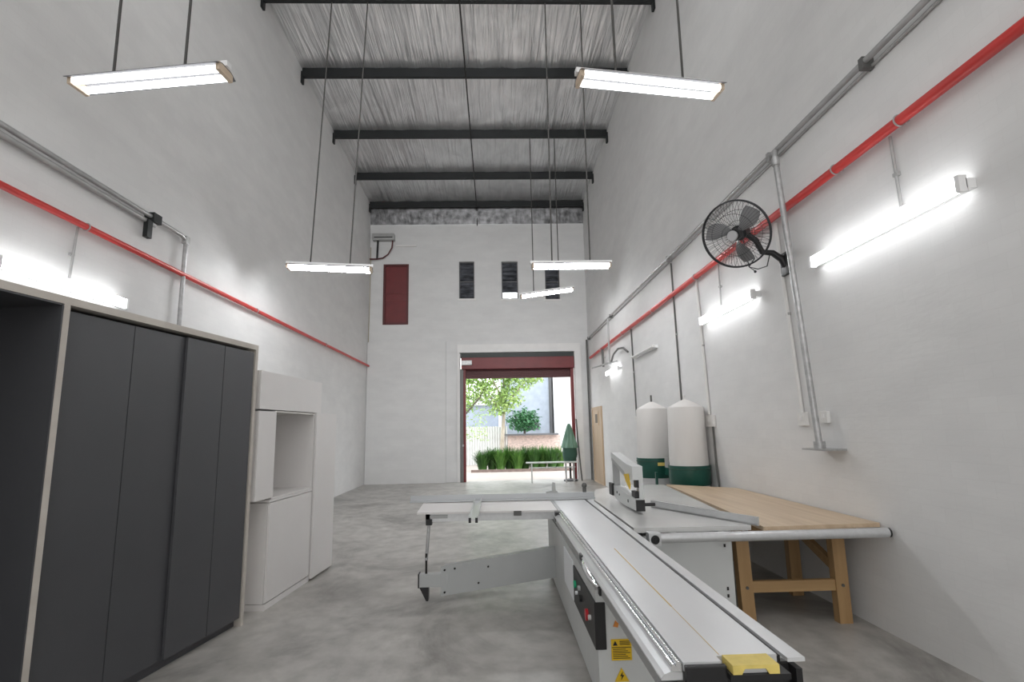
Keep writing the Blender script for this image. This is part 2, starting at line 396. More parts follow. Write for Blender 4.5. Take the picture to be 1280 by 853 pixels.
# ------------------------------------------------------------------ roof beams and tie rod
BY = [8.2, 10.08, 12.23, 14.24, 16.0]
names = ['dark steel roof beam nearest the camera, cut by the picture top', 'second dark roof beam, just behind the near hanging lamps',
         'third dark roof beam, middle one of five', 'fourth dark roof beam, last but one before the back wall', 'fifth dark roof beam, right against the head of the back wall']
for y, lb in zip(BY, names):
    zb = roof_z(y)-.2
    t = thing('roof_beam', lb, 'beam', (0, y, zb), group='dark steel roof beams')
    m = MB(); m.prism([(y-.035, zb), (y+.035, zb), (y+.035, zb+.02), (y-.02, zb+.02), (y-.02, zb+.175), (y+.035, zb+.175), (y+.035, zb+.197), (y-.035, zb+.197)], XR-.02, 'x', XL+.02)
    m.build('beam', M['steel_dark'], t)
    for x in (XL+.001, XR-.041):
        B(x, x+.04, y-.05, y+.05, zb-.13, zb+.12).build('bracket', M['steel_dark'], t)
tr = MB().tube([(-.53, 3.0, roof_z(3)-.215)]+[(-.53, y, roof_z(y)-.212) for y in BY]+[(-.53, 16.2, 8.25), (-.53, 16.225, 7.8)], .014, 6)
tag(tr.build('tie_rod', M['rod_dark']), 'thin dark tie rod running under the middle of the roof beams', 'rod')

# ------------------------------------------------------------------ hanging lamps
def hanging_lamp(c, yaw, tilt, label, L=1.26, rods=.6, ytop=None, roff=0., lean=0.):
    t = thing('hanging_lamp', label, 'lamp', c, group='hanging twin tube lamps')
    R = Matrix.Translation(c) @ Matrix.Rotation(yaw, 4, 'Z') @ Matrix.Rotation(tilt, 4, 'Y')
    MB().box(-L/2-.02, L/2+.02, -.03, .03, .015, .06, R).build('channel', M['lamp_white'], t)
    m = MB()
    P = [(-.125, -.02), (-.06, .012), (.06, .012), (.125, -.02), (.125, -.016), (.06, .017), (-.06, .017), (-.125, -.016)]
    m.prism(P, L/2, 'x', -L/2); m.bm.transform(R); m.build('reflector', M['reflector'], t)
    for s in (-1, 1):
        MB().cyl(R @ Vector((-L/2+.035, s*.062, -.022)), R @ Vector((L/2-.035, s*.058, -.030)), .028, n=14).build('tube', M['tube_far' if ytop else 'tube'], t)
    for s in (-1, 1):
        x = s*(L/2-.018)
        MB().box(x-.016, x+.016, -.09, .09, -.056, .013, R, bev=.004).build('lampholder', M['lamp_end'], t)
    for s in (-1, 1):
        p = R @ Vector((roff+s*rods/2, 0, .055))
        yt = c[1] if ytop is None else ytop
        top = Vector((p.x+lean, yt, roof_z(yt)-(.205 if ytop else .03)))
        MB().cyl(p, top, .011, n=8).build('suspension_rod', M['wire'], t)
    return t
rd = math.radians
hanging_lamp((-2.72, 4.02, 4.33), rd(-6), rd(-1.5), 'lit twin tube lamp hanging nearest on the left, above the wardrobe', roff=-.02)
hanging_lamp((1.34, 4.17, 4.38), rd(7), rd(1.0), 'lit twin tube lamp hanging nearest on the right, against the foil roof', roff=0.)
hanging_lamp((-2.55, 8.2, 4.03), rd(3), rd(2), 'lit tube lamp hanging in front of the far left corner', L=1.28, ytop=8.2, lean=.17)
hanging_lamp((1.20, 8.2, 4.03), rd(0), rd(0), 'lit tube lamp hanging in front of the right-hand louvred window', L=1.24, ytop=8.2, lean=.02)
hanging_lamp((1.20, 12.23, 4.62), rd(0), rd(-7.5), 'tilted lit tube lamp hanging farthest back, just in front of the windows', L=1.24, ytop=12.23)

# ------------------------------------------------------------------ wall lamps
def wall_lamp(side, y0, y1, z, label, lit=True, n=2):
    xw = XR if side > 0 else XL; s = -side
    t = thing('wall_lamp', label, 'lamp', (xw, (y0+y1)/2, z), group='wall mounted tube lamps')
    def bx(a, b, *r): return MB().box(min(xw+s*a, xw+s*b), max(xw+s*a, xw+s*b), *r)
    bx(.001, .06, y0, y1, z-.03, z+.03).build('housing', M['lamp_white'], t)
    for k in range(n):
        zz = z if n == 1 else z+(.034 if k else -.034)
        MB().cyl((xw+s*.085, y0+.04, zz), (xw+s*.085, y1-.04, zz), .016, n=12).build('tube', M['wtube'] if lit else M['tube_off'], t)
    for y in (y0, y1-.03):
        bx(.055, .104, y, y+.03, z-(.05 if n > 1 else .02), z+(.05 if n > 1 else .02)).build('lampholder', M['lamp_white'] if lit else M['plastic_white'], t)
    return t
wall_lamp(1, 2.89, 4.43, 2.86, 'lit tube lamp on the right wall nearest the camera, right of the fan')
wall_lamp(1, 5.5, 7.02, 2.86, 'lit tube lamp on the right wall below the fan')
wall_lamp(1, 12.0, 13.32, 2.80, 'lit tube lamp on the right wall farthest back, above the tan door')
wall_lamp(1, 9.22, 10.72, 2.87, 'unlit slim white batten on the right wall above the dust collector', lit=False, n=1)
wall_lamp(-1, 4.05, 5.52, 2.83, 'lit tube lamp on the left wall just over the wardrobe top')

# ------------------------------------------------------------------ pipes and conduits
def pipe_run(name, label, cat, x, z, y0, y1, r, m, clips, wall_x, group=None):
    t = thing(name, label, cat, (x, (y0+y1)/2, z), group=group)
    MB().cyl((x, y0, z), (x, y1, z), r, n=14).build('pipe', m, t)
    for y in clips:
        q = MB(); q.ring((x, y, z), r+.004, .006, (0, 1, 0), 20, 6)
        a, b = sorted((x, wall_x)); q.box(a, b, y-.01, y+.01, z-.008, z+.008)
        q.build('clip', M['galv_dull'], t)
    return t
pipe_run('red_pipe', 'red painted pipe running the length of the right wall', 'pipe', 2.735, 3.50, YF+.05, 15.6, .036, M['red'], [3.3, 4.0, 5.4, 7.1, 9.2, 11.5, 13.9], XR)
pipe_run('red_pipe', 'red painted pipe running along the left wall above the wardrobe', 'pipe', -3.77, 3.42, YF+.05, 16.1, .030, M['red'], [4.9, 8.5, 12.], XL)
t = thing('conduit', 'galvanised conduit pair running high on the right wall above the red pipe', 'conduit', (2.74, 8, 4.1))
MB().cyl((2.74, YF+.05, 4.12), (2.74, 15.85, 4.12), .024, n=12).build('pipe', M['galv'], t)
MB().cyl((2.785, YF+.05, 4.08), (2.785, 15.85, 4.08), .013, n=12).build('pipe', M['galv_dull'], t)
for y in (3.55, 4.95, 8.2, 12.6, 15.8):
    B(2.71, XR-.002, y-.022, y+.022, 4.06, 4.15).build('clamp', M['rod_grey'] if y in (3.55, 12.6, 15.8) else M['galv'], t)
t = thing('conduit', 'galvanised conduit pair on the left wall ending in a drop behind the wardrobe', 'conduit', (-3.77, 4, 3.86))
MB().tube([(-3.77, YF+.05, 3.885), (-3.77, 6.35, 3.885), (-3.77, 6.43, 3.865), (-3.77, 6.47, 3.8), (-3.77, 6.47, 3.4), (-3.77, 6.46, 1.1)], .024, 12).build('pipe', M['galv'], t)
MB().cyl((-3.79, YF+.05, 3.82), (-3.79, 5.9, 3.82), .024, n=12).build('pipe', M['galv_dull'], t)
m = B(XL, -3.73, 5.78, 5.92, 3.83, 3.93); m.box(-3.80, -3.75, 5.72, 5.80, 3.63, 3.83); m.build('hanger_bracket', M['steel_dark'], t)
B(-3.80, -3.74, 6.43, 6.51, 3.80, 3.9, bev=.01).build('elbow', M['galv_dull'], t)

def drop(label, p, q, r, m, cat='conduit', name='conduit_drop', box=None):
    t = thing(name, label, cat, q, group='vertical conduit drops')
    MB().cyl(p, q, r, n=10).build('pipe', m, t)
    zs = (p[2]+q[2])/2; f = (zs-q[2])/(p[2]-q[2])
    y = q[1]+(p[1]-q[1])*f
    a, b = sorted((p[0], XR if p[0] > 0 else XL)); 
    B(a-.012, b, y-.02, y+.02, zs-.012, zs+.012).build('saddle', M['galv_dull'], t)
    return t
g = M['galv_dull']; w = M['plastic_white']
drop('thin grey conduit from the red pipe down to the nearest right wall lamp', (2.78, 3.455, 3.47), (2.78, 3.44, 2.90), .011, g)
drop('thin conduit from the left red pipe down to the lamp over the wardrobe', (-3.81, 4.85, 3.40), (-3.81, 4.82, 2.87), .011, g)
drop('white trunking dropping beside the galvanised post to a socket', (2.782, 5.05, 3.46), (2.782, 4.92, 1.60), .018, w)
drop('dark conduit drop that ends behind the dust collector bags', (2.786, 8.22, 4.04), (2.786, 8.16, 1.75), .013, M['rod_grey'])
drop('white trunking dropping to the socket right of the dust collector', (2.782, 7.22, 3.48), (2.782, 7.10, 1.64), .017, w)
drop('thin conduit from the red pipe to the lamp under the fan', (2.78, 6.45, 3.48), (2.78, 6.46, 2.90), .009, g)
drop('slim conduit dropping past the unlit batten to a small far socket', (2.782, 10.92, 3.48), (2.782, 10.85, 1.70), .014, M['rod_grey'])
drop('grey hanger rod dropping across the red pipe near the far lamp', (2.675, 12.63, 4.06), (2.675, 12.66, 2.95), .02, g)
drop('short dark hanger stub under the red pipe near the tan door', (2.725, 13.72, 3.50), (2.72, 13.65, 3.02), .03, M['rod_grey'])
drop('grey pipe standing in the corner between shutter and tan door', (2.74, 16.14, 4.12), (2.74, 16.12, 0.0), .028, M['rod_grey'])
tag(MB().tube([(-3.80, 16.17, 7.1), (-3.80, 16.19, 5.6), (-3.815, 16.18, 4.4), (-3.80, 16.17, 2.), (-3.81, 16.17, 0)], .012, 6).build('corner_cable', mat('tan_cable', (.42, .37, .27), .6)), 'thin tan cable running down the far left corner', 'cable')

# heavy post with a foot flange
t = thing('pipe_post', 'galvanised post hanging down the right wall beside the fan with flanged foot', 'post', (2.73, 4.62, 1.29))
MB().tube([(2.74, 4.845, 4.11), (2.70, 4.79, 4.08), (2.668, 4.735, 4.02), (2.66, 4.716, 3.95), (2.665, 4.506, 1.30)], .026, 14).build('pipe', M['galv'], t)
m = B(2.60, XR-.002, 4.36, 4.66, 1.278, 1.292); m.cyl((2.665, 4.506, 1.28), (2.665, 4.506, 1.35), .045, n=14); m.build('foot_flange', M['galv'], t)
MB().cyl((2.66, 4.714, 3.90), (2.66, 4.717, 3.98), .034, n=14).build('coupling', M['galv'], t)

# brackets and hose beside the far lamp
t = thing('pipe_bracket', 'cluster of grey bracket arms and a bent hose beside the farthest wall lamp', 'bracket', (2.7, 13, 3.0))
for k in range(3):
    MB().cyl((XR-.012, 12.4+k*.35, 3.0+.03*k), (2.40, 12.9+k*.3, 2.93+.02*k), .018, n=8).build('arm', M['galv'], t)
MB().tube([(2.70, 12.66, 2.98), (2.70, 12.3, 3.15), (2.72, 11.9, 3.22), (2.74, 11.5, 3.18), (2.76, 11.2, 3.05)], .022, 10).build('hose', M['rod_grey'], t)

# sockets
def socket(label, y0, y1, z0, z1):
    t = thing('wall_socket', label, 'socket', (XR, (y0+y1)/2, z0), group='wall sockets')
    B(XR-.035, XR-.001, y0, y1, z0, z1, bev=.006).build('plate', M['plastic_white'], t)
    ym = (y0+y1)/2; zm = (z0+z1)/2
    B(XR-.042, XR-.034, ym-.02, ym+.02, zm-.01, zm+.025).build('switch', M['trim_white'], t)
socket('white socket at the foot of the trunking left of the galvanised post', 4.85, 4.98, 1.48, 1.60)
socket('small white socket just right of the galvanised post', 4.53, 4.63, 1.50, 1.60)
socket('double white socket on the wall right of the dust collector', 6.95, 7.25, 1.48, 1.63)
socket('tiny far socket on the wall left of the dust collector', 10.78, 10.95, 1.60, 1.70)
tag(MB().tube([(2.785, 7.03, 1.48), (2.78, 7.0, 1.0), (2.77, 6.9, .5), (2.75, 6.95, .02)], .012, 6).build('power_cable', M['rod_grey']), 'grey cable hanging from the socket beside the dust collector', 'cable')

# boxes high on the back wall at left
t = thing('wall_heater_box', 'grey slotted box high in the far left corner with a red hose', 'box', (-3.4, YB, 7.2))
B(-3.74, -3.07, YB-.22, YB-.001, 7.30, 7.50, bev=.01).build('casing', M['galv_dull'], t)
B(-3.68, -3.12, YB-.226, YB-.219, 7.36, 7.39).build('slot', M['black'], t)
MB().cyl((-3.58, YB-.1, 7.31), (-3.60, YB-.1, 6.72), .03, n=10).build('pipe', M['black'], t)
MB().tube([(-3.13, YB-.1, 7.31), (-3.15, YB-.1, 7.08), (-3.26, YB-.1, 6.87), (-3.42, YB-.1, 6.75), (-3.6, YB-.1, 6.72), (-3.82, YB-.1, 6.72)], .022, 8).build('hose', M['maroon_dark'], t)
tag(B(-3.05, -2.42, YB-.05, YB-.001, 7.13, 7.19).build('wall_rail', M['trim_white']), 'short white rail on the back wall right of the slotted box', 'rail')

# ------------------------------------------------------------------ fan
t = thing('wall_fan', 'dark wire cage fan on a bracket on the right wall', 'fan', (XR, 4.95, 3.0))
C = Vector((2.30, 4.88, 3.29))
view = (Vector((0, 0, 1.5))-C).normalized()
rgt = view.cross(Vector((0, 0, 1))).normalized()*-1
upv = view.cross(rgt).normalized(); upv = upv if upv.z > 0 else -upv
nrm = (view-.36*rgt*(1 if rgt.x > 0 else -1)-.12*upv).normalized()
q = nrm.to_track_quat('Z', 'Y')
def F(r, a, h): return C+q @ Vector((r*math.cos(a), r*math.sin(a), h))
RF = .315
m = MB(); m.ring(F(0, 0, .0), RF, .008, nrm, 64, 8).ring(F(0, 0, .03), RF, .006, nrm, 64, 6)
cg = m.build('cage_rim', M['fan'], t)
m = MB()
for k in range(60):
    a = 2*PI*k/60
    m.tube([F(.05, a, .10), F(.16, a, .095), F(.27, a, .065), F(RF, a, .03)], .0017, 4)
for r_, h_ in ((.10, .099), (.2, .085)): m.ring(F(0, 0, h_), r_, .0022, nrm, 40, 4)
m.build('front_grille', M['fan'], t)
m = MB()
for k in range(36):
    a = 2*PI*(k+.5)/36
    m.tube([F(.07, a, -.09), F(.2, a, -.075), F(RF, a, 0)], .0017, 4)
for r_ in (.12, .22): m.ring(F(0, 0, -.085+.02*(r_ > .2)), r_, .002, nrm, 40, 4)
m.build('rear_grille', M['fan'], t)
m = MB(); m.cyl(F(0, 0, .095), F(0, 0, .115), .05, .045, 24); m.build('hub_badge', M['fan_hub'], t)
bl = MB().cyl(F(0, 0, -.03), F(0, 0, .06), .055, n=20); bl.build('blade_hub', M['black'], t)
for k in range(3):
    a0 = 2*PI*k/3+.5; m = MB(); n_ = 8; rows = []
    for i in range(n_+1):
        r_ = .05+.235*i/n_; wd = .5-.12*i/n_+.25*math.sin(PI*i/n_)
        rows.append([m.bm.verts.new(F(r_, a0+wd*(j/4-.5)*1.2+.25*i/n_, .035*(j/4-.5)*2)) for j in range(5)])
    for A, Bv in zip(rows, rows[1:]):
        for j in range(4): m.bm.faces.new((A[j], A[j+1], Bv[j+1], Bv[j]))
    m.smooth = True; m.build('blade', M['fan_blade'], t)
m = MB(); m.cyl(F(0, 0, -.06), F(0, 0, -.21), .075, .062, 20); m.build('motor', M['fan'], t)
mb = F(0, 0, -.17)
m = MB(); m.tube([mb, mb+Vector((.12, -.01, -.10)), Vector((2.58, 4.97, 3.14)), Vector((2.68, 4.97, 3.13)), Vector((2.755, 4.95, 3.06)), Vector((2.78, 4.945, 2.99))], [.03, .028, .028, .03, .034, .034], 12)
m.box(2.765, XR-.001, 4.88, 5.01, 2.90, 3.12, bev=.01)
m.build('bracket_arm', M['black'], t)
m = MB(); m.tube([mb+Vector((0, 0, -.08)), Vector((2.42, 4.93, 2.98)), Vector((2.50, 4.92, 2.955)), Vector((2.60, 4.94, 2.99)), Vector((2.65, 4.96, 3.12))], .005, 6)
m.tube([F(RF*.9, -1.2, -.03), Vector((2.42, 4.93, 2.98)), Vector((2.46, 4.9, 2.93))], .005, 6).ball((2.46, 4.9, 2.925), .013)
m.build('pull_cord', M['fan'], t)

# ------------------------------------------------------------------ wardrobe
t = thing('wardrobe', 'tall charcoal wardrobe with pale ply edges along the left side', 'wardrobe', (-2.041, 4.687, 0), -.147)
def LB(*a, **k): return MB().box(*a, **k)
LB(-.6, 0, -3.3, 0, 2.208, 2.25).build('top_panel', M['ply'], t, True)
LB(-.6, 0, -.034, 0, 0, 2.208).build('side_panel', M['ply'], t, True)
LB(-.6, 0, -1.800, -1.764, 0, 2.208).build('divider', M['ply'], t, True)
LB(-.6, 0, -3.3, -3.26, 0, 2.208).build('side_panel', M['ply'], t, True)
LB(-.6, -.585, -3.26, -.034, 0, 2.208).build('back_panel', M['char_in'], t, True)
LB(-.58, -.06, -1.764, -.034, 0, .062).build('plinth', M['charcoal'], t, True)
LB(-.58, -.09, -1.763, -.035, .064, 2.206).build('carcass', M['gap'], t, True)
for a, b, xo in ((-1.760, -1.292, -.030), (-1.286, -.840, -.030), (-.846, -.440, -.006), (-.434, -.052, -.006)):
    LB(xo-.020, xo, a, b, .068, 2.182, bev=.0015).build('door', M['charcoal'], t, True)
LB(-.58, -.02, -3.26, -1.801, 0, .08).build('bottom_panel', M['char_in'], t, True)
m = LB(-.585, -.001, -1.810, -1.801, .08, 2.2); m.box(-.585, -.03, -3.259, -3.25, .08, 2.2); m.box(-.585, -.003, -3.25, -1.810, 2.198, 2.207)
m.build('open_bay_lining', M['charcoal'], t, True)
LB(-.575, -.56, -3.25, -1.811, .08, 2.198).build('open_bay_back', M['charcoal'], t, True)

# ------------------------------------------------------------------ white cabinets (lean against each other in a row)
CA = (-1.937, 6.101); ca = -.0706
def cab(name, label): return thing(name, label, 'cabinet', (*CA, 0), ca)
t = cab('top_cabinet', 'white flat-fronted box cabinet spanning the top of the white units')
LB(-.42, -.02, -1.35, 0, 1.712, 2.045).build('carcass', M['lam'], t, True)
LB(-.018, 0, -1.35, 0, 1.712, 2.045, bev=.002).build('door', M['lam'], t, True)
t = cab('tall_cabinet', 'tall narrow white cabinet at the right end of the white units')
LB(-.45, -.004, -.148, .42, 0.03, 1.706).build('carcass', M['lam'], t, True)
LB(-.002, .018, -.150, .424, .02, 1.71, bev=.002).build('door', M['lam'], t, True)
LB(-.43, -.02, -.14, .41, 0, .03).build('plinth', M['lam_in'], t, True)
t = cab('base_cabinet', 'white low cabinet with one wide door below the open niche')
LB(-.5, -.022, -1.09, -.158, .055, .895).build('carcass', M['lam'], t, True)
LB(-.5, 0, -1.09, -.158, .9, .922).build('top_panel', M['lam'], t, True)
LB(-.02, -.002, -1.072, -.166, .06, .893, bev=.002).build('door', M['lam'], t, True)
LB(-.5, -.004, -1.092, -.158, 0, .05).build('plinth', M['lam'], t, True)
t = cab('niche_cabinet', 'open-fronted white niche cabinet between side cabinet and tall cabinet')
m = LB(-.46, -.004, -1.052, -1.030, .924, 1.706); m.build('side_panel', M['lam'], t, True)
LB(-.46, -.004, -.178, -.156, .924, 1.706).build('side_panel', M['lam'], t, True)
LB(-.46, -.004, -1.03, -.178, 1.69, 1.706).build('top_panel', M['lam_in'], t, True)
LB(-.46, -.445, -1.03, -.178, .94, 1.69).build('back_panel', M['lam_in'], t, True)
LB(-.46, -.004, -1.03, -.178, .924, .938).build('shelf', M['lam'], t, True)
t = cab('side_cabinet', 'white wall cabinet next to the wardrobe with dark void beneath')
LB(-.42, -.022, -1.35, -1.056, .94, 1.694).build('carcass', M['lam'], t, True)
LB(-.02, 0, -1.35, -1.058, .938, 1.696, bev=.002).build('door', M['lam'], t, True)

# ------------------------------------------------------------------ panel saw
Z = .77
S = thing('panel_saw', 'long grey sliding table saw in the middle of the workshop floor', 'saw', (.8, 4., 0))
st = B(.570, .886, 1.86, 6.08, Z-.035, Z).build('sliding_table', M['tabletop'], S)
B(.906, .962, 1.83, 6.08, Z-.012, Z).build('edge_plate', M['tabletop'], st)
B(.886, .906, 1.88, 6.08, Z-.04, Z-.012).build('groove', M['black'], st)
B(.570, .690, 1.82, 1.86, Z-.025, Z).build('end_strip', M['tabletop'], st)
m = MB(); m.box(.700, .706, 2.35, 3.45, Z+.0002, Z+.0006); m.box(.702, .7045, 1.87, 2.36, Z+.0002, Z+.0006)
m.build('ochre_line', M['yellow_line'], st)
B(.60, .93, 5.75, 5.79, Z+.0002, Z+.0006).build('cross_line', M['alu_dark'], st)
# guide rail profile on the operator's side
def arc(cx, cz, r, a0, a1, n=7): return [(cx+r*math.cos(a0+(a1-a0)*i/n), cz+r*math.sin(a0+(a1-a0)*i/n)) for i in range(n+1)]
P = [(.568, Z-.030), (.568, Z-.006)]+arc(.557, Z-.007, .008, PI*.4, PI)+[(.549, Z-.014)]+arc(.541, Z-.015, .008, PI*.3, PI)+[(.533, Z-.026)]
gr_ = MB().prism(P, 6.08, 'y', 1.825).build('guide_rail', M['alu_bright'], S)
P = [(.568, Z-.031), (.533, Z-.0265), (.512, Z-.034), (.500, Z-.046), (.500, Z-.052), (.568, Z-.052)]
MB().prism(P, 6.08, 'y', 1.825).build('rail_flange', M['alu'], gr_)
P = [(.508, Z-.053), (.508, Z-.100), (.538, Z-.150), (.900, Z-.150), (.945, Z-.042), (.569, Z-.042), (.569, Z-.053)]
bm_ = MB().prism(P, 6.02, 'y', 1.90).build('beam', M['alu_dark'], S)
B(.572, .70, 1.80, 1.822, Z-.20, Z-.006, bev=.004).build('end_cap', M['black'], S)
B(.50, .572, 1.83, 1.90, Z-.20, Z-.088).build('end_cap', M['black'], S)
m = MB(); m.box(.70, .955, 1.875, 1.895, Z-.16, Z-.036); m.box(.70, .886, 1.775, 1.86, Z-.04, Z-.023); m.box(.70, .955, 1.80, 1.88, Z-.175, Z-.16); m.box(.93, .95, 1.83, 1.88, Z-.09, Z-.032)
m.build('end_plate', M['black'], S)
# machine body
P = [(.525, .62), (1.05, .62), (1.05, .0), (.585, .0), (.532, .04)]
body = MB().prism(P, 6.0, 'y', 3.15).build('base', M['machine'], S)
B(.545, .98, 3.05, 6.0, .615, .632).build('beam_seat', M['machine_mid'], S)
B(.576, .64, 5.1, 5.2, .0, .05).build('foot', M['black'], body)
cp = B(.515, .575, 3.142, 3.98, .315, .555, bev=.004).build('control_panel', M['black'], S)
def button(y, z, r, mt, nm): MB().cyl((.516, y, z), (.500, y, z), r, n=14).build(nm, mt, cp)
button(3.86, .46, .024, M['green_btn'], 'start_button'); button(3.79, .425, .012, M['paper'], 'indicator')
button(3.62, .44, .02, M['black'], 'selector'); button(3.66, .49, .016, M['machine_mid'], 'selector')
button(3.38, .42, .033, M['red_btn'], 'stop_button'); button(3.27, .44, .014, M['plastic_white'], 'indicator')
B(.516, .5245, 4.02, 4.52, .31, .57).build('notice_sheet', M['paper'], body)
s = B(.60, .709, 3.143, 3.149, .26, .365).build('warning_label', M['yellow'], body)
m = MB(); m.prism([(.608, .335), (.634, .335), (.621, .359)], 3.1425, 'y', 3.1405)
for k in range(3): m.box(.645, .70, 3.1405, 3.1425, .338+k*.008, .341+k*.008)
for k in range(6): m.box(.607, .70-(k % 3)*.012, 3.1405, 3.1425, .270+k*.009, .2725+k*.009)
m.box(.602, .707, 3.1405, 3.1425, .324, .327)
m.build('print', M['black'], s)
s = MB().prism([(.612, .155), (.688, .155), (.65, .222)], 3.149, 'y', 3.143).build('hazard_triangle', M['yellow'], body)
m = MB(); m.prism([(.655, .205), (.640, .182), (.650, .183), (.644, .163), (.662, .187), (.651, .187)], 3.1425, 'y', 3.1405)
m.build('lightning_print', M['black'], s)
MB().prism([(.615, .43), (.640, .425), (.645, .445), (.628, .46)], 3.149, 'y', 3.143).build('orange_label', M['orange'], body)
m = MB(); m.tube([(.508, 3.42, .712), (.500, 3.36, .714), (.492, 3.24, .706), (.492, 3.10, .70), (.500, 2.98, .695), (.508, 2.93, .692)], [.008, .014, .019, .019, .014, .008], 10)
m.build('clamp_lever', M['chrome'], S)
B(.498, .509, 3.44, 3.52, .70, .735).build('lever_stop', M['black'], S); B(.498, .509, 2.86, 2.90, .67, .705).build('lever_stop', M['black'], S)
# main cabinet and table
B(1.051, 1.72, 4.16, 6.55, .04, .70).build('cabinet', M['machine'], S)
for x, z in ((1.12, .64), (1.12, .60), (1.66, .62), (1.66, .32), (1.66, .27)): B(x, x+.012, 4.152, 4.161, z-.01, z+.012).build('screw', M['rod_dark'], S)
B(1.10, 1.70, 4.14, 4.16, .70, .735).build('table_rib', M['alu_dark'], S)
mt_ = MB().prism([(.985, 4.10), (1.85, 4.10), (1.99, 5.75), (.985, 5.75)], Z, 'z', Z-.035).build('saw_table', M['castiron'], S)
MB().prism([(.985, 5.752), (1.99, 5.752), (2.095, 7.02), (1.60, 7.04), (1.16, 6.66)], Z, 'z', Z-.03).build('extension_table', M['castiron'], S)
B(.985, 1.06, 4.15, 5.6, .63, Z-.037).build('blade_channel', M['black'], S)
B(1.60, 1.66, 6.75, 6.81, 0, Z-.03).build('support_leg', M['machine'], S)
B(1.19, 1.23, 4.7, 5.7, Z+.0002, Z+.0006).build('blade_slot', M['alu_dark'], mt_)
rt = MB().cyl((1.06, 3.96, .722), (2.765, 3.96, .722), .034, n=20).build('rip_rail', M['alu'], S)
MB().cyl((2.765, 3.96, .722), (2.778, 3.96, .722), .0335, n=20).build('rail_cap', M['black'], rt)
blk = B(1.045, 1.13, 3.92, 4.0, .675, .765, bev=.004).build('rail_bracket', M['alu'], S)
m = MB(); m.ring((1.088, 3.917, .72), .024, .007, (0, 1, 0), 20, 6); m.cyl((1.088, 3.918, .72), (1.088, 3.921, .72), .026, n=16); m.build('bracket_hole', M['black'], blk)
for x in (1.25, 1.6): B(x, x+.04, 3.98, 4.15, .70, .735).build('rail_stay', M['alu_dark'], S)
# rip fence: aluminium extrusion lying skewed on the table
a = Vector((1.40, 5.10, 0)); b = Vector((1.89, 4.06, 0)); L = (b-a).length
R = Matrix.Translation((*((a+b)/2).xy, Z+.001)) @ Matrix.Rotation(math.atan2((b-a).y, (b-a).x), 4, 'Z')
m = MB(); m.box(-L/2, L/2, -.008, .008, 0, .062, R); m.box(-L/2, L/2-.02, -.008, .03, 0, .012, R)
m.build('rip_fence', M['alu'], S)
# blade guard on its parallel arms
gd = MB()
P = [(4.72, Z+.028), (4.72, Z+.115), (4.85, Z+.122), (5.62, Z+.155), (5.66, Z+.10), (5.62, Z+.055), (5.5, Z+.03), (5.2, Z+.018), (4.95, Z+.02)]
gd.prism(P, 1.235, 'x', 1.165); guard = gd.build('guard_hood', M['machine'], S)
B(1.163, 1.237, 4.705, 4.722, Z+.025, Z+.117).build('hood_end', M['black'], guard)
m = MB().cyl((1.237, 4.74, Z+.075), (1.33, 4.74, Z+.075), .014, n=10); m.build('guard_knob', M['black'], guard)
for y, z, r in ((5.0, .075, .014), (5.35, .09, .009), (5.45, .10, .012)): MB().cyl((1.16, y, Z+z), (1.168, y, Z+z), r, n=10).build('hood_bolt', M['black'], guard)
P = [(4.78, 1.045), (4.78, 1.16), (5.0, 1.17), (5.62, 1.245), (5.66, 1.235), (5.66, 1.20), (5.1, 1.10), (5.0, 1.045)]
MB().prism(P, 1.25, 'x', 1.16).build('guard_arm', M['machine'], S)
P = [(4.95, 1.06), (5.1, 1.095), (5.64, 1.195), (5.64, 1.165), (5.12, 1.055), (5.0, 1.03)]
MB().prism(P, 1.21, 'x', 1.162).build('lower_link', M['alu_dark'], S)
B(1.17, 1.225, 5.57, 5.65, Z+.12, 1.21).build('arm_post', M['alu_dark'], S)
B(1.145, 1.175, 5.6, 5.75, Z+.05, Z+.17, bev=.01).build('rear_clamp', M['black'], S)
B(1.215, 1.25, 4.79, 4.88, Z+.11, 1.06).build('arm_post', M['machine'], S)
m = B(1.18, 1.215, 4.80, 4.93, Z+.115, Z+.175, bev=.008); m.box(1.185, 1.216, 4.79, 4.85, .98, 1.05); m.build('post_clamp', M['black'], S)
MB().prism([(4.90, 1.09), (5.06, 1.075), (5.0, 1.02), (4.86, .96), (4.83, 1.0)], 1.155, 'x', 1.148).build('warning_tab', M['yellow'], S)
# crosscut table, fence and outrigger
xt = MB().prism([(-.735, 5.12), (.545, 5.10), (.545, 5.88), (-.77, 5.98)], Z-.002, 'z', Z-.018)
xt = xt.build('crosscut_table', M['lam'], S)
m = B(-.66, .53, 5.15, 5.19, Z-.09, Z-.019); m.box(-.66, .53, 5.80, 5.84, Z-.07, Z-.019); m.box(-.66, -.62, 5.15, 5.84, Z-.07, Z-.019)
m.build('table_frame', M['alu'], S)
B(.535, .565, 5.02, 5.9, Z-.06, Z+.004).build('side_rail', M['alu_dark'], S)
B(.505, .56, 4.97, 5.05, Z-.09, Z-.005, bev=.006).build('lock_knob', M['black'], S)
B(.14, .21, 5.095, 5.118, Z-.045, Z-.004).build('frame_bracket', M['rod_grey'], S)
B(-.62, -.46, 5.14, 5.15, Z-.06, Z-.03).build('frame_slot', M['alu_dark'], S)
m = MB(); m.box(-.245, -.165, 4.62, 5.85, Z+.0, Z+.012); m.box(-.245, -.232, 4.62, 5.85, Z+.012, Z+.030); m.box(-.178, -.165, 4.62, 5.85, Z+.012, Z+.030)
stb = m.build('stop_bar', M['alu'], S)
m = B(-.243, -.222, 4.612, 4.622, Z-.02, Z+.02); m.box(-.188, -.167, 4.612, 4.622, Z-.02, Z+.02); m.build('stop_bar_end', M['black'], stb)
